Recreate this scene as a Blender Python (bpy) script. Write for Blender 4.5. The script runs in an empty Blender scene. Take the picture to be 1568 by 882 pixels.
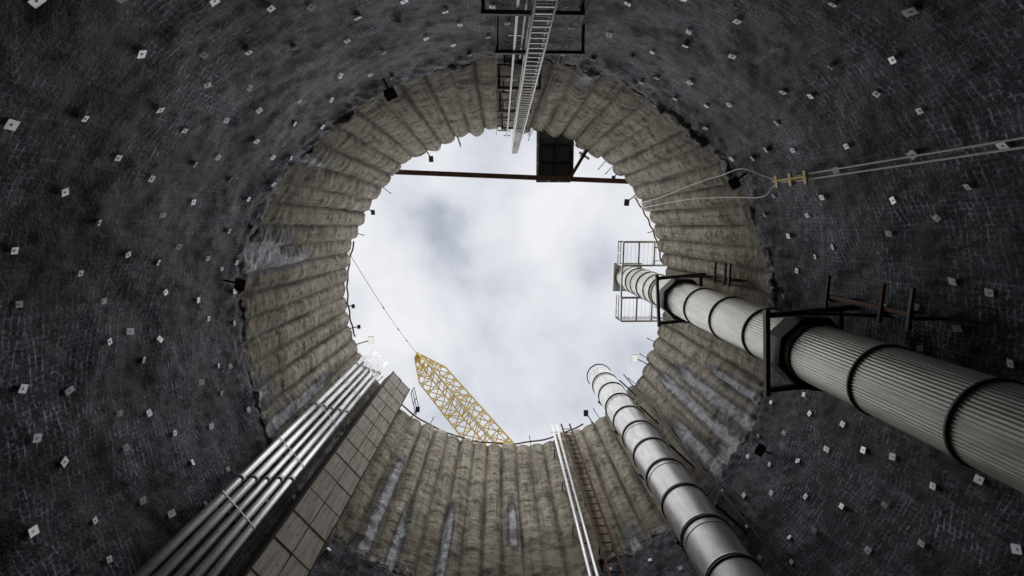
import bpy, math, random
from mathutils import Vector, Matrix, noise
random.seed(7)
scene=bpy.context.scene
CX,CY,R=0.5,4.35,10.0      # shaft axis, radius (camera is at the origin, 1.6 m above the floor)
ZF,ZB,ZT=-1.6,15.4,26.3    # floor, base of the concrete piles, collar
TAU=math.tau
def pol(th,r,z): return Vector((CX+r*math.cos(th),CY+r*math.sin(th),z))
D=math.radians
# ---------------------------------------------------------------- node helpers
class M:
    def __init__(s,name):
        s.m=bpy.data.materials.new(name); s.m.use_nodes=True
        s.t=s.m.node_tree; s.n=s.t.nodes; s.l=s.t.links
        s.b=s.n['Principled BSDF']
    def node(s,k,**kw):
        n=s.n.new(k)
        for a,v in kw.items(): setattr(n,a,v)
        return n
    def put(s,sock,v):
        if isinstance(v,bpy.types.NodeSocket): s.l.new(v,sock)
        else: sock.default_value=v
    def math(s,op,a,b=0.0,c=None,clamp=False):
        n=s.node('ShaderNodeMath',operation=op,use_clamp=clamp)
        s.put(n.inputs[0],a); s.put(n.inputs[1],b)
        if c is not None: s.put(n.inputs[2],c)
        return n.outputs[0]
    def noise(s,vec,scale,detail=4,rough=.55,dist=0):
        n=s.node('ShaderNodeTexNoise'); s.l.new(vec,n.inputs['Vector'])
        n.inputs['Scale'].default_value=scale; n.inputs['Detail'].default_value=detail
        n.inputs['Roughness'].default_value=rough; n.inputs['Distortion'].default_value=dist
        return n.outputs['Fac']
    def mapping(s,vec,scale):
        n=s.node('ShaderNodeMapping'); s.l.new(vec,n.inputs[0]); n.inputs['Scale'].default_value=scale
        return n.outputs[0]
    def ramp(s,f,stops):
        n=s.node('ShaderNodeValToRGB'); s.l.new(f,n.inputs[0])
        e=n.color_ramp.elements
        while len(e)<len(stops): e.new(.5)
        for i,(p,c) in enumerate(stops):
            e[i].position=p
            e[i].color=(c,c,c,1) if isinstance(c,(int,float)) else (*c,1)
        return n.outputs[0]
    def mix(s,f,a,b,mode='MIX'):
        n=s.node('ShaderNodeMix',data_type='RGBA',blend_type=mode)
        s.put(n.inputs[0],f)
        for i,v in ((6,a),(7,b)):
            s.put(n.inputs[i],(*v,1) if isinstance(v,tuple) and len(v)==3 else v)
        return n.outputs[2]
    def bump(s,h,strength=.5,dist=.05):
        n=s.node('ShaderNodeBump'); s.l.new(h,n.inputs['Height'])
        n.inputs['Strength'].default_value=strength; n.inputs['Distance'].default_value=dist
        s.l.new(n.outputs[0],s.b.inputs['Normal'])
    def out(s,col=None,rough=None,metal=None,spec=None):
        if col is not None: s.put(s.b.inputs['Base Color'],(*col,1) if isinstance(col,tuple) else col)
        if rough is not None: s.put(s.b.inputs['Roughness'],rough)
        if metal is not None: s.put(s.b.inputs['Metallic'],metal)
        if spec is not None: s.put(s.b.inputs['Specular IOR Level'],spec)
        return s.m
def obj_co(m): return m.node('ShaderNodeTexCoord').outputs['Object']
def simple(name,c1,c2,rough=.6,metal=0,scale=6,stretch=(1,1,.25),bump=0):
    m=M(name); co=m.mapping(obj_co(m),stretch)
    f=m.noise(co,scale,4,.65)
    if bump: m.bump(f,bump,.02)
    return m.out(m.mix(m.ramp(f,[(.36,0.),(.64,1.)]),c1,c2),m.math('MULTIPLY_ADD',f,.3,rough-.15),metal)

def mat_concrete():
    m=M('pile_concrete'); co=obj_co(m)
    uv=m.node('ShaderNodeUVMap').outputs[0]
    big=m.noise(co,.35,3,.6); med=m.noise(co,2.6,7,.76)
    streak=m.noise(m.mapping(uv,(2.6,.16,1)),1.0,5,.70)
    streak2=m.noise(m.mapping(uv,(5.5,.13,1)),1.0,3,.6)
    rings=m.noise(m.mapping(uv,(.9,7,1)),1.0,4,.65,.6)
    c=m.mix(m.ramp(big,[(.35,0.),(.65,1.)]),(.58,.515,.41),(.76,.69,.56))
    c=m.mix(m.ramp(streak,[(.50,0.),(.66,.8)]),c,(.26,.235,.20))
    c=m.mix(m.ramp(streak2,[(.56,0.),(.68,.6)]),c,(.18,.165,.145))
    c=m.mix(m.ramp(streak,[(.26,.7),(.42,0.)]),c,(.80,.76,.68))
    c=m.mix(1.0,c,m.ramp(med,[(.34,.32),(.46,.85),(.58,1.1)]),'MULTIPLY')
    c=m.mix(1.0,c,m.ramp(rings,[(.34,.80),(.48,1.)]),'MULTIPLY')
    sep=m.node('ShaderNodeSeparateXYZ'); m.l.new(uv,sep.inputs[0])
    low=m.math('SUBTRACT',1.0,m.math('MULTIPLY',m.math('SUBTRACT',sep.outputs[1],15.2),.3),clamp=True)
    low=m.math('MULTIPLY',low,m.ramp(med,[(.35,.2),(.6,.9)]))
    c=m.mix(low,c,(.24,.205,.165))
    at=m.node('ShaderNodeAttribute',attribute_name='wear')
    s2=m.node('ShaderNodeSeparateColor'); m.l.new(at.outputs['Color'],s2.inputs[0])
    joint,seep,toe=s2.outputs[0],s2.outputs[1],s2.outputs[2]
    c=m.mix(m.math('MULTIPLY',joint,m.ramp(streak,[(.35,.3),(.6,.9)])),c,(.11,.10,.085))
    vein=m.noise(m.mapping(uv,(3.0,.7,1)),1.5,6,.78)
    rub_shade=m.ramp(vein,[(.40,(.06,.055,.05)),(.50,(.30,.28,.25)),(.58,(.74,.74,.73))])  # pale broken concrete, with the ledge shadow painted in as dark tones
    c=m.mix(m.math('MULTIPLY',toe,.9),c,rub_shade)
    cal=m.ramp(m.math('MULTIPLY',seep,vein),[(.30,0.),(.48,.95)])
    c=m.mix(cal,c,(.74,.77,.84))
    wet=m.ramp(m.math('MULTIPLY',seep,vein),[(.06,0.),(.2,.8)])
    c=m.mix(m.math('SUBTRACT',wet,cal,clamp=True),c,(.10,.11,.125))
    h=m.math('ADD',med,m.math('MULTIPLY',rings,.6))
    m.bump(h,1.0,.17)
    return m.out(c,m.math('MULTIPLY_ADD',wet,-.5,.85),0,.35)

def mat_rock():
    m=M('meshed_rock'); co=obj_co(m)
    uv=m.node('ShaderNodeUVMap').outputs[0]
    wn=m.node('ShaderNodeTexNoise'); m.l.new(uv,wn.inputs['Vector']); wn.inputs['Scale'].default_value=.5; wn.inputs['Detail'].default_value=1
    big=m.noise(co,.45,5,.74); med=m.noise(co,2.8,6,.8)
    streak=m.noise(m.mapping(uv,(3.4,.32,1)),1.0,6,.8)
    va=m.node('ShaderNodeVectorMath',operation='MULTIPLY_ADD')
    m.l.new(wn.outputs['Color'],va.inputs[0]); va.inputs[1].default_value=(.22,.22,0); m.l.new(uv,va.inputs[2])
    sp=m.node('ShaderNodeSeparateXYZ'); m.l.new(va.outputs[0],sp.inputs[0])
    def line(x,pitch,w):
        d=m.math('ABSOLUTE',m.math('SUBTRACT',m.math('FRACT',m.math('MULTIPLY',x,1/pitch)),.5))
        return m.ramp(d,[(0.,1.),(w,0.)])
    # overlapping mesh sheets: each sheet has its own slant, its catch of light painted as wire tone
    sn=m.node('ShaderNodeTexVoronoi'); m.l.new(m.mapping(va.outputs[0],(.75,.9,1)),sn.inputs['Vector']); sn.inputs['Scale'].default_value=1.
    sc_=m.node('ShaderNodeSeparateColor'); m.l.new(sn.outputs['Color'],sc_.inputs[0])
    shear=m.math('MULTIPLY',m.math('SUBTRACT',sc_.outputs[0],.5),.35)
    vv=m.math('MULTIPLY_ADD',sp.outputs[0],shear,sp.outputs[1])
    hz=line(vv,.12,.27); vt=line(sp.outputs[0],.125,.20)
    brk=m.ramp(m.noise(m.mapping(uv,(4.6,6.0,1)),1.0,5,.8),[(.46,.0),(.57,1.)])
    brk2=m.ramp(big,[(.42,.06),(.60,1.)])
    sheet=m.math('MULTIPLY_ADD',sc_.outputs[1],.7,.45)
    wire=m.math('MULTIPLY',m.math('MULTIPLY',m.math('MAXIMUM',hz,m.math('MULTIPLY',vt,.75)),sheet),m.math('MULTIPLY',brk,brk2))
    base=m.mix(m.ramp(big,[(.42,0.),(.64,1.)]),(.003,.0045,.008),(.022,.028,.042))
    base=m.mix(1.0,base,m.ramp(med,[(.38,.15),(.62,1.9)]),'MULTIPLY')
    base=m.mix(m.ramp(streak,[(.54,0.),(.70,.6)]),base,(.25,.28,.35))
    c=m.mix(wire,base,(.56,.63,.80))
    brown=m.ramp(wn.outputs['Fac'],[(.58,0.),(.75,.25)])
    c=m.mix(brown,c,m.mix(.5,c,(.05,.038,.027)))
    h=m.math('ADD',med,m.math('MULTIPLY',wire,.2))
    m.bump(h,.9,.08)
    return m.out(c,m.math('MULTIPLY_ADD',med,.6,.18),0,.35)

conc=mat_concrete(); rock=mat_rock()
galv=simple('galvanised_steel',(.46,.47,.48),(.68,.69,.70),.36,.6,5)
galv_d=simple('ribbed_duct_steel',(.50,.50,.47),(.74,.74,.69),.40,.5,4,(1,1,.15))
pipe_m=simple('bright_pipe',(.68,.69,.71),(.9,.91,.92),.28,.6,3,(1,1,.2))
alu=simple('aluminium',(.68,.68,.68),(.85,.85,.84),.42,.2,9)
dark=simple('black_steel',(.015,.015,.017),(.04,.038,.036),.55,0,8)
dgrey=simple('grey_primer',(.05,.055,.065),(.10,.105,.12),.6,0,8)
rust=simple('rusty_steel',(.09,.05,.036),(.21,.11,.07),.8,0,9)
yel=simple('yellow_paint',(.80,.58,.14),(.92,.74,.26),.5,0,4)
ply=simple('weathered_board',(.30,.26,.225),(.55,.49,.43),.8,0,9,(1,1,.12),.2)
seam_shade=simple('dark_seam_and_shade',(.03,.028,.025),(.07,.06,.05),.8,0,6)  # dark joints and fixings, also the painted shade on the riser's sides
plate=simple('bolt_plate_zinc',(.40,.42,.47),(.95,.95,.97),.42,.35,.8,(1,1,1))
white=simple('lamp_glass',(.85,.86,.86),(.95,.95,.95),.25,0,4)
white.node_tree.nodes['Principled BSDF'].inputs['Emission Color'].default_value=(1,.97,.9,1)
white.node_tree.nodes['Principled BSDF'].inputs['Emission Strength'].default_value=.7
rope=simple('wire_rope',(.05,.05,.05),(.12,.12,.12),.6,0,6)
hosew=simple('pale_hose',(.85,.85,.82),(.93,.93,.90),.5,0,6)
orange=simple('orange_pipe',(.45,.17,.05),(.6,.28,.1),.6,0,6)
tyre=simple('track_rubber',(.02,.02,.02),(.05,.05,.05),.8,0,6)
mud=simple('gravelly_ground',(.10,.09,.075),(.24,.22,.19),.95,0,1.5,(1,1,1),.8)
grass_m=simple('muddy_shaft_floor',(.05,.048,.045),(.11,.10,.09),.7,0,1.2,(1,1,1),.9)

# ---------------------------------------------------------------- mesh builder
class B:
    def __init__(s): s.v=[];s.f=[];s.mi=[];s.sm=[];s.mats=[]
    def mid(s,m):
        if m not in s.mats: s.mats.append(m)
        return s.mats.index(m)
    def face(s,idx,m,sm=False): s.f.append(idx); s.mi.append(s.mid(m)); s.sm.append(sm)
    def frame(s,d,up=None):
        d=d.normalized()
        if up is None: up=Vector((0,0,1)) if abs(d.z)<.95 else Vector((1,0,0))
        x=up.cross(d)
        if x.length<1e-5: x=Vector((0,1,0)).cross(d)
        x.normalize(); return x,d.cross(x)
    def beam(s,p,q,w,h,m,up=None):
        p,q=Vector(p),Vector(q); x,y=s.frame(q-p,up); o=len(s.v)
        for c in (p,q):
            for a,b in ((-1,-1),(1,-1),(1,1),(-1,1)): s.v.append(c+x*a*w/2+y*b*h/2)
        for f in ((3,2,1,0),(4,5,6,7),(0,1,5,4),(1,2,6,5),(2,3,7,6),(3,0,4,7)): s.face([o+i for i in f],m)
    def ibeam(s,p,q,w,h,m,t=.025,up=Vector((0,0,1))):
        p,q=Vector(p),Vector(q); x,y=s.frame(q-p,up)
        s.beam(p+y*(h/2-t/2),q+y*(h/2-t/2),w,t,m,up); s.beam(p-y*(h/2-t/2),q-y*(h/2-t/2),w,t,m,up)
        s.beam(p,q,t,h-2*t,m,up)
    def tube(s,pts,r,m,n=10,cap=True,prof=None):
        pts=[Vector(p) for p in pts]; rs=r if isinstance(r,list) else [r]*len(pts)
        o=len(s.v); N=len(pts)
        for i,p in enumerate(pts):
            d=(pts[min(i+1,N-1)]-pts[max(i-1,0)])
            if i==0: x,y=s.frame(d)
            else:
                dn=d.normalized(); x=(x-dn*x.dot(dn)).normalized(); y=dn.cross(x)
            for k in range(n):
                a=TAU*k/n; rr=rs[i]+(prof(k) if prof else 0)
                s.v.append(p+x*math.cos(a)*rr+y*math.sin(a)*rr)
        for i in range(N-1):
            for k in range(n):
                k2=(k+1)%n
                s.face([o+i*n+k,o+i*n+k2,o+(i+1)*n+k2,o+(i+1)*n+k],m,n>6)
        if cap:
            s.face([o+k for k in range(n)][::-1],m); s.face([o+(N-1)*n+k for k in range(n)],m)
    def build(s,name):
        me=bpy.data.meshes.new(name); me.from_pydata([tuple(v) for v in s.v],[],s.f); me.update()
        for m in s.mats: me.materials.append(m)
        me.polygons.foreach_set('material_index',s.mi); me.polygons.foreach_set('use_smooth',s.sm)
        o=bpy.data.objects.new(name,me); scene.collection.objects.link(o)
        return o
def sm(a,b,x):
    t=max(0,min(1,(x-a)/(b-a))); return t*t*(3-2*t)
def fb(v,o=4): return noise.fractal(v,1.0,2.0,o)

# ---------------------------------------------------------------- secant pile wall
NP=70
poff=[random.uniform(-.09,.09) for _ in range(NP)]; pdr=[random.uniform(-.016,.016) for _ in range(NP)]
pw=[random.uniform(-.6,.6) for _ in range(NP)]; pb=[random.uniform(.55,1.2) for _ in range(NP)]
seeps=[(200,15.2,18.8,.75),(197,15.,21,.35),(168,15,17.2,.5),(160,15,22,.25),(126,14.5,22,.28),(119,15,19,.25),(90,17.5,21,.22),
       (29,14.5,17.5,1.2),(26,15,24.5,.34),(20,15,23,.38),(14,15,20,.3),(34,15,21,.38),(-21,14.8,16.2,.4),(-107,14.8,15.9,.9),(-67,14.8,15.8,.8),(-45,14.8,16,1.1),
       (150,17,23,.2),(-75,15,17.5,.3),(222,15,18.5,.2),(60,15,17,.35),(-135,15,16,.5),(40,15,16.3,.6),(107,15,20,.25),(145,15,21,.35)]
def seepv(th,z):
    s=0
    for a,z0,z1,w in seeps:
        dt=abs((th-D(a)+math.pi)%TAU-math.pi)*R
        if dt<w*2 and z0-.5<z<z1+1: s=max(s,(1-sm(w*.2,w*1.8,dt))*sm(z0-.5,z0,z)*(1-sm(z1-2,z1+.8,z)))
    return s
def zbound(th):
    p=Vector((math.cos(th),math.sin(th),.3))
    return ZB+.26*fb(p*2.2,3)+.22*noise.noise(p*9)+.16*noise.noise(p*30)-(.5 if 1.2<th<2.4 else 0)*1.0
nt,nz=NP*12,150
verts=[];faces=[];wear=[];uvc=[]
Z0=13.6
zbt=[zbound(TAU*i/nt) for i in range(nt)]
for j in range(nz+3):
    z=Z0+(ZT-Z0)*min(j,nz)/nz
    for i in range(nt):
        th=TAU*i/nt; k=i//12; s=(i%12-6)/6.0
        bulge=math.sqrt(.33-(.45*s)**2)-math.sqrt(.33-.45**2)
        amp=(.3+.70*sm(15.6,18.5,z))*pb[k]
        P=pol(th,R,z)
        r=R+.02-bulge*amp-poff[k]-pdr[k]*(z-20)
        r-=.09*noise.noise(Vector((k*7.3,0,z*1.1)))*(1-s*s*.6)+.045*noise.noise(Vector((k*3.1,5,z*3.8)))*(1-s*s)
        r+=.06*fb(P*.9,3)+.04*fb(P*3.4,3)
        lowr=1-sm(15.2,17.6,z)
        r+=lowr*.12*fb(P*1.3,4)
        sv=seepv(th,z)
        r-=sv*(.03+.10*abs(fb(P*2.5,4)))
        toe=1-sm(.15,.85+.4*noise.noise(P*.8),z-zbt[i])
        toe*=sm(-.35,.15,noise.noise(P*.45+Vector((9,3,1))))
        r-=toe*(.02+.15*abs(fb(P*2.8,3)))
        if z<zbt[i]+.05: r=max(r,R+.22)       # toe of the pile runs behind the rock ledge
        if j==nz+1: r=10.6
        if j==nz+2: r=11.6
        verts.append(pol(th+pw[k]*.02*(1-abs(s)),r,z+(0.06 if j>nz else (.12*poff[k]/.08*(1-s*s) if j==nz else 0))))
        wear.append((max(0,abs(s)-.6)/.4,sv,toe,1)); uvc.append((th*R,z))
me=bpy.data.meshes.new('concrete_pile_wall')
for j in range(nz+2):
    for i in range(nt):
        i2=(i+1)%nt; faces.append((j*nt+i,(j+1)*nt+i,(j+1)*nt+i2,j*nt+i2))
me.from_pydata([tuple(v) for v in verts],[],faces)
ca=me.color_attributes.new('wear','FLOAT_COLOR','POINT')
ca.data.foreach_set('color',[c for w in wear for c in w])
ul=me.uv_layers.new(name='UVMap')
def fill_uv(me,ul,uvc,period):
    data=[]
    for p in me.polygons:
        us=[uvc[v] for v in p.vertices]; mx=max(u[0] for u in us)
        for u in us: data+= [u[0]+(period if mx-u[0]>period/2 else 0),u[1]]
    ul.data.foreach_set('uv',data)
fill_uv(me,ul,uvc,TAU*R)
me.polygons.foreach_set('use_smooth',[True]*len(me.polygons))
me.materials.append(conc); me.update()
o=bpy.data.objects.new('concrete_pile_wall',me); scene.collection.objects.link(o)

# ---------------------------------------------------------------- rock wall with mesh
nt2,nz2=840,170
def rrock(th,z):
    P=pol(th,R,z)
    r=9.97+.11*fb(P*.33,3)+.06*fb(P*1.1,3)+.03*fb(P*3.5,3)
    zb=zbound(th); e=sm(zb-1.4,zb,z); r=r*(1-e)+e*(9.88+.09*fb(P*1.6,3)+.06*fb(P*5,2))
    return min(r,10.15)
verts=[];uvc=[];faces=[]
for j in range(nz2+3):
    for i in range(nt2):
        th=TAU*i/nt2; zb=zbound(th); t=min(j,nz2)/nz2; z=ZF-.2+(zb-ZF+.2)*t
        r=rrock(th,z)
        if j==nz2+1: r+=.12; z+=.08
        if j==nz2+2: r+=.7; z+=.10
        verts.append(pol(th,r,z)); uvc.append((th*R,z))
for j in range(nz2+2):
    for i in range(nt2):
        i2=(i+1)%nt2; faces.append((j*nt2+i,(j+1)*nt2+i,(j+1)*nt2+i2,j*nt2+i2))
me=bpy.data.meshes.new('meshed_rock_wall'); me.from_pydata([tuple(v) for v in verts],[],faces)
ul=me.uv_layers.new(name='UVMap'); fill_uv(me,ul,uvc,TAU*R)
me.polygons.foreach_set('use_smooth',[True]*len(me.polygons)); me.materials.append(rock); me.update()
o=bpy.data.objects.new('meshed_rock_wall',me); scene.collection.objects.link(o)

# rock bolt plates
b=B()
row=0; z=.6
while z<15.3:
    n=46
    for i in range(n):
        th=TAU*(i+.5*(row%2))/n+random.uniform(-.032,.032); zz=z+random.uniform(-.28,.28)
        if random.random()<.10 or zz>zbound(th)-.25: continue
        r=rrock(th,zz)-.05
        nrm=Vector((-math.cos(th),-math.sin(th),0)); nrm=(nrm+Vector((random.gauss(0,.14),random.gauss(0,.14),random.gauss(.06,.17)))).normalized()
        c=pol(th,r,zz); s=random.uniform(.125,.18)
        up=Vector((random.gauss(0,.25),random.gauss(0,.25),1))
        b.beam(c-nrm*.006,c+nrm*.006,s,s*random.uniform(.8,1.15),plate,up)
        b.tube([c+nrm*.006,c+nrm*.022],.02,plate,6)
    z+=.95; row+=1
b.build('rock_bolt_plates')

# floor / surface ground
def disc(name,rings,z,mat,amp):
    v=[];f=[];n=96
    for j,r in enumerate(rings):
        for i in range(n):
            th=TAU*i/n; P=pol(th,r,z); v.append((P.x,P.y,z+amp*fb(P*.7,3)*(1 if j else .0)))
    for j in range(len(rings)-1):
        for i in range(n):
            i2=(i+1)%n; f.append((j*n+i,(j+1)*n+i,(j+1)*n+i2,j*n+i2))
    me=bpy.data.meshes.new(name); me.from_pydata(v,[],f); me.materials.append(mat)
    me.polygons.foreach_set('use_smooth',[True]*len(f))
    o=bpy.data.objects.new(name,me); scene.collection.objects.link(o)
disc('shaft_floor',[.02,1,2,3,4,5,6,7,8,9,10.4],ZF,grass_m,.12)
disc('ground',[11.3,14,18,25,40,80,200,600,2500],ZT+.02,mud,0)

# ---------------------------------------------------------------- big ribbed vent duct
def ring(b,c,z,r0,r1,h,m,n=40):
    o=len(b.v)
    for (r,zz) in ((r0,z-h/2),(r1,z-h/2),(r1,z+h/2),(r0,z+h/2)):
        for k in range(n):
            a=TAU*k/n; b.v.append(Vector((c[0]+r*math.cos(a),c[1]+r*math.sin(a),zz)))
    for s in range(4):
        s2=(s+1)%4
        for k in range(n):
            k2=(k+1)%n; b.face([o+s*n+k,o+s*n+k2,o+s2*n+k2,o+s2*n+k],m,s==1)
b=B(); dx,dy=8.92,3.58; c=(dx,dy)
b.tube([(dx,dy,.2+i*.5) for i in range(60)],.82,galv_d,256,False,lambda k:(0,.014,.027,.014)[k%4])
for z in [2.6,4.85,7.1,9.3,11.4,13.7,16.0,18.3,20.6,22.8,25.0,27.2]: ring(b,c,z,.82,.885,.07,dark)
for z in [22.5,23.8,26.2,28.2]: ring(b,c,z,.82,.885,.06,galv_d)
zt=29.6
b.beam((dx,dy,zt),(dx,dy,zt+.25),2.0,2.0,galv,Vector((0,1,0)))
for k in range(7): b.beam((dx-.95+k*.31,dy-.98,zt-.06),(dx-.95+k*.31,dy+.98,zt-.06),.06,.12,galv_d)
b.tube([(dx,dy,zt+.25),(dx,dy,zt+1.3)],.75,galv_d,24)
b.build('ventilation_duct')
axis=Vector((CX,CY,0))
def bracket(z):
    b=B(); rad=Vector((dx-CX,dy-CY,0)).normalized(); tan=Vector((-rad.y,rad.x,0)); C=Vector((dx,dy,z))
    for s in (-1,1):
        b.beam(C+tan*s*1.12-rad*1.15,C+tan*s*1.12+rad*1.6,.14,.14,dark)
        b.beam(C+tan*s*1.12-rad*.2-Vector((0,0,.07)),C+tan*s*1.12+rad*1.5-Vector((0,0,1.3)),.08,.08,dark)
    b.beam(C-tan*1.3-rad*1.15+Vector((0,0,.003)),C+tan*1.3-rad*1.15+Vector((0,0,.003)),.13,.137,dark)
    b.beam(C-tan*1.05+rad*1.0,C+tan*1.05+rad*1.0,.13,.13,dark)
    o=len(b.v); 
    for (r,h) in ((.9,-.3),(1.06,-.3),(1.06,.3),(.9,.3)):
        for k in range(8):
            a=TAU*(k+.5)/8; b.v.append(C+Vector((math.cos(a)*r,math.sin(a)*r,h)))
    for s in range(4):
        for k in range(8):
            k2=(k+1)%8; s2=(s+1)%4; b.face([o+s*8+k,o+s*8+k2,o+s2*8+k2,o+s2*8+k],dark)
    b.build('duct_support_bracket')
bracket(20.6); bracket(11.9); bracket(3.5)
b=B()
def guard(b,p,q,h,m,n=3,t=.05):
    p,q=Vector(p),Vector(q); U=Vector((0,0,1))
    for i in range(n+1):
        a=p.lerp(q,i/n); b.beam(a,a+U*h,t,t,m)
    for k in (.05,.5,1.0): b.beam(p+U*h*k,q+U*h*k,t,t,m)
for (y0,y1) in ((1.05,2.55),(4.65,6.2)):
    z=27.3
    for y in (y0,y1): b.beam((7.9,y,z),(10.9,y,z),.12,.14,galv)
    for x in (7.9,8.9,9.9,10.9): b.beam((x,y0,z-.005),(x,y1,z-.005),.10,.12,galv)
    for k in range(12): b.beam((7.9+k*.27,y0,z+.07),(7.9+k*.27,y1,z+.07),.012,.03,galv)
    guard(b,(7.9,y0,z+.1),(7.9,y1,z+.1),1.1,galv,2,.06); ye=y0 if y0<3 else y1
    guard(b,(7.9,ye,z+.1),(10.9,ye,z+.1),1.1,galv,3,.06)
b.beam((7.85,2.55,27.25),(7.85,4.65,27.25),.1,.1,galv)
for y in (1.4,5.9): b.beam((9.9,y,27.2),(10.9,y,26.3),.08,.08,galv)
b.build('duct_access_platform')

# ---------------------------------------------------------------- smooth duct
b=B(); c=(6.72,10.12)
b.tube([(c[0],c[1],-.2),(c[0],c[1],27.1)],.82,galv,48,False)
b.tube([(c[0],c[1],27.1),(c[0],c[1],27.25),(c[0],c[1],27.3)],[.82,.8,.1],galv,48)
for k in range(17):
    z=.6+k*1.7; ring(b,c,z,.8,.86,.05,dark); ring(b,c,z+.11,.8,.845,.05,galv)
    if k%2: ring(b,c,z-.25,.8,.835,.03,galv_d)
rad=Vector((c[0]-CX,c[1]-CY,0)).normalized(); tan=Vector((-rad.y,rad.x,0))
for z in (4,9,13.2,17.2,21.2,25):
    C=Vector((c[0],c[1],z))
    for s in (-1,1): b.beam(C+tan*s*.93-rad*.1,C+tan*s*.93+rad*1.5,.08,.1,dark)
b.build('smooth_ventilation_duct')
b=B(); p=Vector((c[0],c[1],0))-tan*1.25+rad*.75
b.tube([p+Vector((0,0,0)),p+Vector((0,0,26.9))],.045,dark,10)
for k in range(9): b.beam(p+Vector((0,0,2+k*2.9)),p+rad*.9+Vector((0,0,2+k*2.9)),.05,.08,rust)
b.build('drain_pipe')

# ---------------------------------------------------------------- boxed riser column
A=Vector((-6.85,9.27,0)); Bc=Vector((-5.86,10.49,0)); tan=(Bc-A).normalized(); out=Vector((tan.y*-1,tan.x,0))
if out.dot(A-axis)<0: out=-out
b=B(); W=(Bc-A).length; mid=(A+Bc)/2+out*.42
b.beam(mid+Vector((0,0,-1.6)),mid+Vector((0,0,26.7)),W-.04,.80,seam_shade,-out)  # dark core: the column's shadow side is painted into its colour
z=-1.5
while z<26.6:
    h=min(1.22,26.65-z)
    for s in (0,1):
        c0=A+tan*(W*(.25+.5*s)); j=random.uniform(-.010,.010); tl=tan*random.uniform(-.012,.012)
        b.beam(c0+Vector((0,0,z+.02))-out*(.012+j),c0+tl+Vector((0,0,z+h-.02))-out*(.012-j),W/2-.035,.03,ply,-out)
    b.beam(A+Vector((0,0,z))-out*.03,Bc+Vector((0,0,z))-out*.03,.03,.03,rust)
    for s in (.12,.38,.62,.88):
        q=A+tan*W*s+Vector((0,0,z+h*.5))-out*.03; b.beam(q,q-out*.012,.025,.025,seam_shade)
    z+=1.22
for s in (0,1):
    q=A.lerp(Bc,s)-out*.02; b.beam(q+Vector((0,0,-1.6)),q+Vector((0,0,26.7)),.05,.06,seam_shade)
b.build('boxed_service_riser')
b=B(); q=Bc+tan*.2
guard(b,q+Vector((0,0,26.4)),q+tan*1.3+out*.7+Vector((0,0,26.4)),1.1,dark,2,.04)
b.build('guard_rail')

# ---------------------------------------------------------------- pipe bundle
b=B(); tops=[26.9,27.3,27.5,27.2,27.6,27.0]
P0=Vector((-8.23,7.92,0)); P1=Vector((-7.50,9.0,0))
dirn=(P1-P0)
for i in range(5):
    q=P0+dirn*(i/4); r=.125 if i!=2 else .10
    b.tube([q+Vector((0,0,-1)),q+Vector((0,0,tops[i]))],r,pipe_m,16)
    for k in range(5):
        z=1.5+k*5.6+i*.4; b.tube([q+Vector((0,0,z)),q+Vector((0,0,z+.2))],r+.018,galv,16)
o2=Vector((-dirn.y,dirn.x,0)).normalized()
if o2.dot(P0-axis)<0:o2=-o2
for k in range(8):
    z=2+k*3.3
    b.beam(P0-dirn*.12+Vector((0,0,z))+o2*.18,P1+dirn*.05+Vector((0,0,z))+o2*.18,.08,.1,dark)
    b.beam(P0-dirn*.10+Vector((0,0,z))-o2*.14,P1+dirn*.05+Vector((0,0,z))-o2*.14,.015,.025,galv)
b.build('service_pipe_bundle')
b=B()
for k,(th,r) in enumerate(((152.5,9.55),(154.5,9.6),(147.5,9.6))):
    pts=[pol(D(th+.25*math.sin(i*.9+k)),r+.03*math.sin(i*1.7),-.8+i*1.1) for i in range(25)]
    b.tube(pts,.02 if k else .03,rope,6)
b.build('power_cables')

# ---------------------------------------------------------------- riser pipes + ladder
b=B()
for x in (3.34,3.62):
    b.tube([(x,13.25,0),(x+.12,13.25,27.0)],.085,pipe_m,12)
for k in range(24):
    z=1+k*1.1; b.beam((3.24+k*.004,13.36,z),(3.75+k*.004,13.36,z),.04,.05,dark)
    if k%3==0:
        for x in (3.25,3.7): b.beam((x,13.36,z),(x,14.0,z),.05,.05,dark)
b.build('twin_riser_pipes')
b=B()
for x in (4.15,4.7): b.beam((x,12.95,-1),(x-.15,12.95,26.6),.06,.10,rust)
for k in range(54):
    z=-.6+k*.5; b.tube([(4.15-.15*k/54,12.95,z),(4.7-.15*k/54,12.95,z)],.028,rust,6)
for k in range(9):
    for x in (4.1,4.65): b.beam((x,13.0,1+k*3),(x,13.95,1+k*3),.06,.06,rust)
b.build('wall_ladder')

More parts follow.
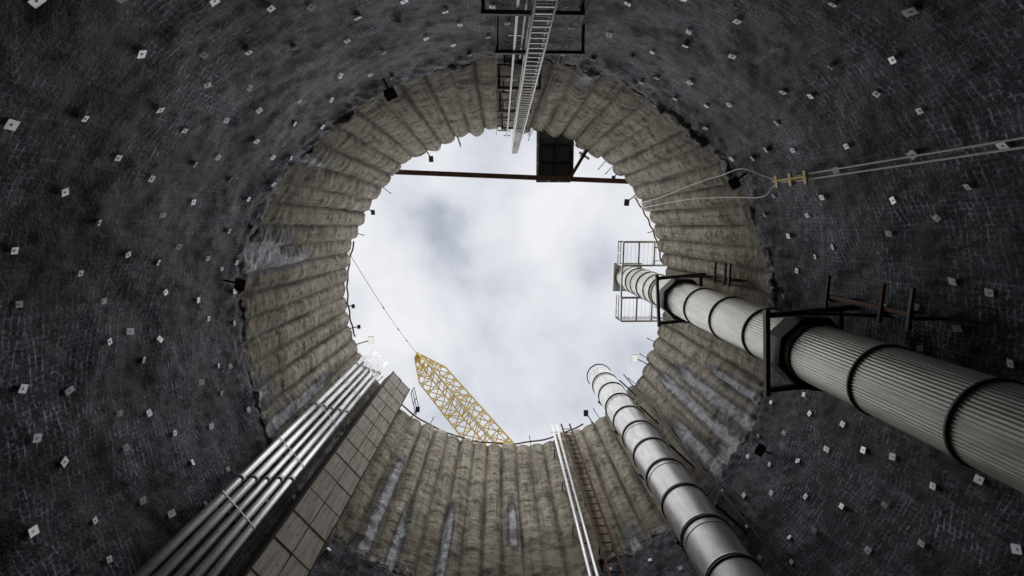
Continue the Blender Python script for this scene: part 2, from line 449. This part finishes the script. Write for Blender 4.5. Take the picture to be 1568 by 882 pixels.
# ---------------------------------------------------------------- lattice hoist ladder (top)
b=B(); lx,ly=.94,-4.48
for (x,y) in ((lx-.2,ly),(lx+.24,ly),(lx-.2,ly-.35),(lx+.24,ly-.35)):
    b.tube([(x,y,-1.4),(x,y,28)],.034,alu,8)
for k in range(98):
    z=-1.2+k*.3
    b.beam((lx-.2,ly,z),(lx+.24,ly,z),.035,.05,alu)
    if k%2==0:
        b.beam((lx-.2,ly-.35,z),(lx+.24,ly-.35,z),.025,.025,alu)
        s=1 if k%4 else 0
        b.beam((lx-.2,ly-.35*s,z),(lx-.2,ly-.35*(1-s),z+.6),.02,.02,alu); b.beam((lx+.24,ly-.35*s,z),(lx+.24,ly-.35*(1-s),z+.6),.02,.02,alu)
b.build('mast_ladder')
b=B()
for (z,x0,x1,y) in ((10.5,-.40,1.95,-4.75),(12.8,-.1,2.4,-4.78),(8.2,-.4,1.9,-4.75),(5,-.4,1.9,-4.75),(16.2,-.05,1.5,-4.85),(19.5,0,1.4,-4.9),(22.8,.1,1.4,-4.9)):
    m=dgrey if z<15 else rust
    b.beam((x0,y,z),(x1,y,z),.09,.09,m)
    for x in (x0+.05,x1-.05): b.beam((x,y-.05,z),(x,-5.6,z),.08,.08,m); b.beam((x,y,z+.04),(x,y,z+.3),.08,.08,m)
b.build('mast_wall_ties')
b=B()
b.beam((.42,-4.85,-1.4),(.42,-4.85,24.8),.12,.06,alu)
b.beam((.62,-4.9,-1.4),(.62,-4.9,13.5),.05,.04,alu)
for k in range(22):
    z=.5+k*1.15; b.beam((.25,-4.9,z),(.62,-4.9,z),.03,.05,alu if k%3 else dark)
b.build('cable_tray')
b=B()
for x0,x1 in ((1.75,1.9),(2.35,1.75),(-.2,-.12)):
    b.tube([(x0,-4.6,-1),(x1+.1,-4.8,8),(x1,-5.,17),(x1-.05,-5.3,26.6)],.018,rope,6)
b.build('hanging_cables')
b=B()
for k in range(4):
    z=15+k*2.9; x=-.02
    b.beam((x-.05,-5.2,z),(x+.5,-5.2,z),.05,.05,rust); b.beam((x-.05,-5.2,z),(x-.05,-5.2,z+1.1),.05,.05,rust)
    b.beam((x+.5,-5.2,z),(x+.5,-5.2,z+1.1),.05,.05,rust); b.beam((x-.05,-5.2,z+1.1),(x+.5,-5.2,z+1.1),.05,.05,rust)
    b.beam((x+.2,-5.2,z),(x+.2,-5.75,z),.05,.05,rust)
b.build('ladder_landing_frames')

# ---------------------------------------------------------------- beam & hatch platform
b=B()
b.ibeam((-6.75,-3.18,26.62),(8.5,-2.62,26.62),.26,.3,rust)
for t in (0.01,.99):
    p=Vector((-6.75,-3.18,26.5)).lerp(Vector((8.5,-2.62,26.5)),t); b.beam(p-Vector((.3,0,.1)),p+Vector((.3,0,-.1)),.5,.1,rust)
b.build('steel_cross_beam')
b=B(); z=26.9
x0,x1,y0,y1=2.38,4.5,-6.0,-2.75
b.beam(((x0+x1)/2,y0,z+.14),((x0+x1)/2,y1,z+.14),x1-x0,.04,dgrey)
for x in (x0+.06,(x0+x1)/2,x1-.06): b.ibeam((x,y0,z),(x,y1,z),.14,.22,dark)
for i in range(4):
    y=y0+.1+(y1-y0-.2)*i/3; b.beam((x0+.12,y,z+.02),(x1-.12,y,z+.02),.12,.2,dark)
for (p,q) in (((x0,y0,z),(x0,y1,z)),((x1,y0,z),(x1,y1,z)),((x0,y1,z),(x1,y1,z))): 
    P,Q=Vector(p)+Vector((0,0,.16)),Vector(q)+Vector((0,0,.16)); guard(b,P,Q,1.1,dark,3,.05)
b.beam(((x0+x1)/2-.3,y0+1.1,z+.2),((x0+x1)/2+.5,y0+1.1,z+.2),.4,.1,orange)
b.build('hatch_platform')
b=B()
b.beam((4.2,-2.75,26.35),(5.75,-5.35,26.35),.18,.2,rust); b.beam((4.75,-4.3,26.30),(5.35,-3.9,26.30),.12,.10,alu)
b.beam((4.6,-4.6,26.3),(5.1,-5.3,26.3),.3,.1,alu)
b.beam((5.6,-5.2,26.35),(6.1,-5.6,26.2),.3,.2,rust)
b.build('diagonal_brace')

# ---------------------------------------------------------------- crawler crane
b=B(); F=Vector((3.77,21,28.2)); T=Vector((-9.04,14.4,46)); d=(T-F).normalized(); L=(T-F).length
side=d.cross(Vector((0,0,1))).normalized(); up=side.cross(d)
def sec(t):
    if t<3: w=.35+.75*t/3; h=.3+.8*t/3
    elif t>L-3.6: e=(L-t)/3.6; w=.38+.72*e; h=.2+.9*e
    else: w=h=1.1
    c=F+d*t; return [c+side*w*a+up*h*bb for a,bb in ((-1,-1),(1,-1),(1,1),(-1,1))]
ts=[0,1.5,3]+[3+(L-6.6)*i/12 for i in range(1,13)]+[L-2.4,L-1.2,L]
S=[sec(t) for t in ts]
for i in range(len(ts)-1):
    for k in range(4):
        b.tube([S[i][k],S[i+1][k]],.085,yel,6)
        k2=(k+1)%4; m2=(S[i][k2]+S[i+1][k2])/2
        b.tube([S[i][k],m2],.05,yel,5); b.tube([m2,S[i+1][k]],.05,yel,5)
for i in range(0,len(ts),5):
    for k in range(4): b.tube([S[i][k],S[i][(k+1)%4]],.06,yel,6)
hd=T+d*.1
for s in (-.25,0,.25): b.tube([hd+side*(s-.05),hd+side*(s+.05)],.32,yel,20)
b.beam(T-d*.4,T+d*.5,.8,.2,yel,up)
for s in (-.7,.7): b.tube([T+side*s*.5+up*.4,Vector((5.5,24,33))+side*s],.03,rope,5)
b.tube([T+up*.55,F+Vector((1.5,2.8,2.2))],.022,rope,5)
b.beam((3.9,20.6,28.3),(6.5,25.6,28.3),3.0,1.9,yel); b.beam((6.2,25.1,28.4),(6.9,26.4,28.4),3.4,1.7,dark)
b.beam((2.0,21.9,28.6),(2.8,23.4,28.6),.95,2.1,dark)
hx=Vector((2.6,5.0,0)).normalized(); hs=Vector((-hx.y,hx.x,0)); cc=Vector((5.2,23.4,0))
for s in (-1.9,1.9):
    q=cc+hs*s
    b.beam(q-hx*3+Vector((0,0,26.85)),q+hx*3+Vector((0,0,26.85)),.8,1.0,tyre)
    for e in (-3,3): b.tube([q+hx*e-hs*.4+Vector((0,0,26.85)),q+hx*e+hs*.4+Vector((0,0,26.85))],.5,tyre,20)
b.tube([cc+Vector((0,0,26.5)),cc+Vector((0,0,27.4))],1.1,dark,24)
for s in (-1,1): b.tube([Vector((5.5,24,33))+side*s,cc+hs*s+Vector((0,0,29.2))],.09,yel,8)
b.build('crawler_crane')
b=B(); p,q=Vector((-9.2,1.65,26.5)),T+up*.3
pts=[p.lerp(q,i/14)-Vector((0,0,.6*math.sin(math.pi*i/14))) for i in range(15)]
b.tube(pts,.018,rope,5); 
for i in (5,8,10): b.tube([pts[i],pts[i]+(pts[i+1]-pts[i]).normalized()*.35],.05,rope,6)
b.build('tag_line_rope')

# ---------------------------------------------------------------- twin hoses on the right
def smooth(pts,n=6):
    pts=[Vector(p) for p in pts]; P=[pts[0]]+pts+[pts[-1]]; out=[]
    for i in range(1,len(P)-2):
        for k in range(n):
            t=k/n; a,b_,c_,d_=P[i-1],P[i],P[i+1],P[i+2]
            out.append(.5*((2*b_)+(c_-a)*t+(2*a-5*b_+4*c_-d_)*t*t+(3*b_-a-3*c_+d_)*t**3))
    return out+[pts[-1]]
b=B()
hx1=[(8.22,-1.36,z) for z in (-1,3,7,11.6,12.9)]+[(7.97,-1.83,14.2),(7.98,-1.78,15.6),(7.97,-1.66,18),(8.15,-1.4,22),(8.4,-1.3,26.5)]
hx2=[(8.28,-1.22,z) for z in (-1,3,7,11.6,12.9)]+[(8.36,-.90,13.7),(8.33,-1.0,15.5),(8.3,-1.12,18.5),(8.35,-1.1,22),(8.55,-1.0,26.5)]
for h_ in (hx1,hx2): b.tube(smooth(h_),.021,hosew,8)
b.build('compressed_air_hoses')
b=B()
b.beam((8.19,-1.29,11.5),(8.19,-1.29,12.9),.05,.12,yel)
for z in (11.6,12.2,12.8): b.beam((8.16,-1.46,z),(8.24,-1.10,z),.05,.10,yel)
b.beam((8.2,-1.29,12.2),(9.6,-1.9,12.2),.06,.06,rust)
b.build('hose_clamp')

def wallframe(x,y,z0,z1):
    b=B()
    b.beam((x,y,z0),(x,y,z1),.1,.08,rust)
    for z in (z0,z0+(z1-z0)*.3,z1):
        b.beam((x-.05,y-.6,z),(x-.05,y+.35,z),.08,.07,rust if z!=z0 else dark)
        b.beam((x,y+.1,z),(x+.9,y+.1,z),.08,.08,rust)
    b.build('pipe_bracket')
wallframe(9.35,2.0,9.3,11.8); wallframe(9.45,2.15,17.2,18.4)

# ---------------------------------------------------------------- floodlights and rim fittings
def flood(th,up_,reach,lens=True,s=1.):
    b=B(); th=D(th); p=pol(th,10.3,ZT+.1); q=pol(th,9.8-reach,ZT+.55*up_)
    b.tube([p,pol(th,10.1,ZT+.75*up_),q],.035,dark,8)
    b.beam(p,p+Vector((0,0,.5)),.12,.12,dark)
    dn=(pol(th,4,8)-q).normalized()
    b.beam(q,q+dn*.14*s,.50*s,.38*s,dgrey); 
    if lens: b.beam(q+dn*.14*s,q+dn*.17*s,.48*s,.36*s,white)
    b.beam(q-dn*.12,q,.12,.2,galv)
    b.build('floodlight')
flood(161.7,1,.62,True,.95); flood(27,1,.5,True,.95); flood(-119,1,.3,False,.7); flood(-48,1,.1,False,.6); flood(176,1,.05,False,.5)
flood(168,1,.15,False,.5); flood(57,1,.3,False,.8); flood(128,1,.2,False,.7); flood(-148,1,.1,False,.6); flood(-38,1,.45,False,.8)
def walllamp(th,z):
    b=B(); th=D(th); p=pol(th,9.9,z); q=pol(th,9.45,z+.05); nd=(pol(th,2,z-9)-q).normalized()
    b.beam(p,q,.06,.06,dark); b.beam(q-nd*.1,q+nd*.22,.34,.22,dark); b.beam(q+nd*.22,q+nd*.25,.38,.26,dark); b.beam(q-nd*.2,q-nd*.1,.2,.15,dark)
    b.build('wall_lamp')
walllamp(195,14.3); walllamp(-115,14.6); walllamp(-38,14.6); walllamp(22,14.0)
b=B()
for a0,a1,r in ((-38,-12,9.80),(60,140,9.86),(165,200,9.9)):
    b.tube([pol(D(a0+(a1-a0)*i/30),r+.03*math.sin(i*1.3),ZT+.14+.03*math.sin(i)) for i in range(31)],.05,orange if r<9.85 else rust,8)
b.build('rim_hose')
b=B()
for i in range(26):
    th=D(random.uniform(0,360)); p=pol(th,9.95,ZT-.1-random.random()*.3); q=pol(th,9.6-random.random()*.25,ZT+.1)
    b.beam(p,q,.04,.04,dark); b.beam(q,q+Vector((0,0,.25)),.05,.05,dark)
b.build('rim_anchor_hooks')

# ---------------------------------------------------------------- camera
Rv=Vector((.9996,0,-.0286)).normalized(); Uv=Vector((.0041,-.9895,.1443)); Uv=(Uv-Rv*Uv.dot(Rv)).normalized(); Bk=Rv.cross(Uv)
cam=bpy.data.cameras.new('camera'); co=bpy.data.objects.new('camera',cam); scene.collection.objects.link(co)
co.matrix_world=Matrix(((Rv.x,Uv.x,Bk.x,0),(Rv.y,Uv.y,Bk.y,0),(Rv.z,Uv.z,Bk.z,0),(0,0,0,1)))
cam.sensor_width=36; cam.lens=15.1; cam.clip_start=.05; cam.clip_end=6000
scene.camera=co

# ---------------------------------------------------------------- world + sun
EL,RO=D(72),D(200)
w=bpy.data.worlds.new('World'); scene.world=w; w.use_nodes=True
t=w.node_tree; n=t.nodes; l=t.links; bg=n['Background']
sky=n.new('ShaderNodeTexSky'); sky.sky_type='NISHITA'; sky.sun_disc=False; sky.sun_elevation=EL; sky.sun_rotation=RO
tc=n.new('ShaderNodeTexCoord')
no=n.new('ShaderNodeTexNoise'); no.inputs['Scale'].default_value=4.2; no.inputs['Detail'].default_value=7; no.inputs['Roughness'].default_value=.48; no.inputs['Distortion'].default_value=.15
mp=n.new('ShaderNodeMapping'); mp.inputs['Location'].default_value=(.9,.6,.2)
l.new(tc.outputs['Generated'],mp.inputs[0]); l.new(mp.outputs[0],no.inputs['Vector'])
rp=n.new('ShaderNodeValToRGB'); l.new(no.outputs['Fac'],rp.inputs[0])
e=rp.color_ramp.elements; e.new(.5); e.new(.5)
for i,(p,c) in enumerate(((.28,(.45,.49,.57)),(.40,(.68,.71,.78)),(.50,(.79,.81,.86)),(.64,(.91,.92,.94)))): e[i].position=p; e[i].color=(*c,1)
sc=n.new('ShaderNodeVectorMath'); sc.operation='SCALE'; sc.inputs['Scale'].default_value=9.8; l.new(rp.outputs[0],sc.inputs[0])
mx=n.new('ShaderNodeMix'); mx.data_type='RGBA'; mx.inputs[0].default_value=.96
l.new(sky.outputs[0],mx.inputs[6]); l.new(sc.outputs[0],mx.inputs[7]); l.new(mx.outputs[2],bg.inputs[0]); bg.inputs[1].default_value=.1
sun=bpy.data.lights.new('sun','SUN'); sun.energy=1.5; sun.angle=D(95); sun.color=(1,.96,.9)
so=bpy.data.objects.new('sun',sun); scene.collection.objects.link(so)
sd=Vector((math.sin(RO)*math.cos(EL),math.cos(RO)*math.cos(EL),math.sin(EL)))
so.rotation_euler=sd.to_track_quat('Z','Y').to_euler(); so.location=(0,0,60)
scene.view_settings.view_transform='Standard'; scene.view_settings.look='None'; scene.view_settings.exposure=0
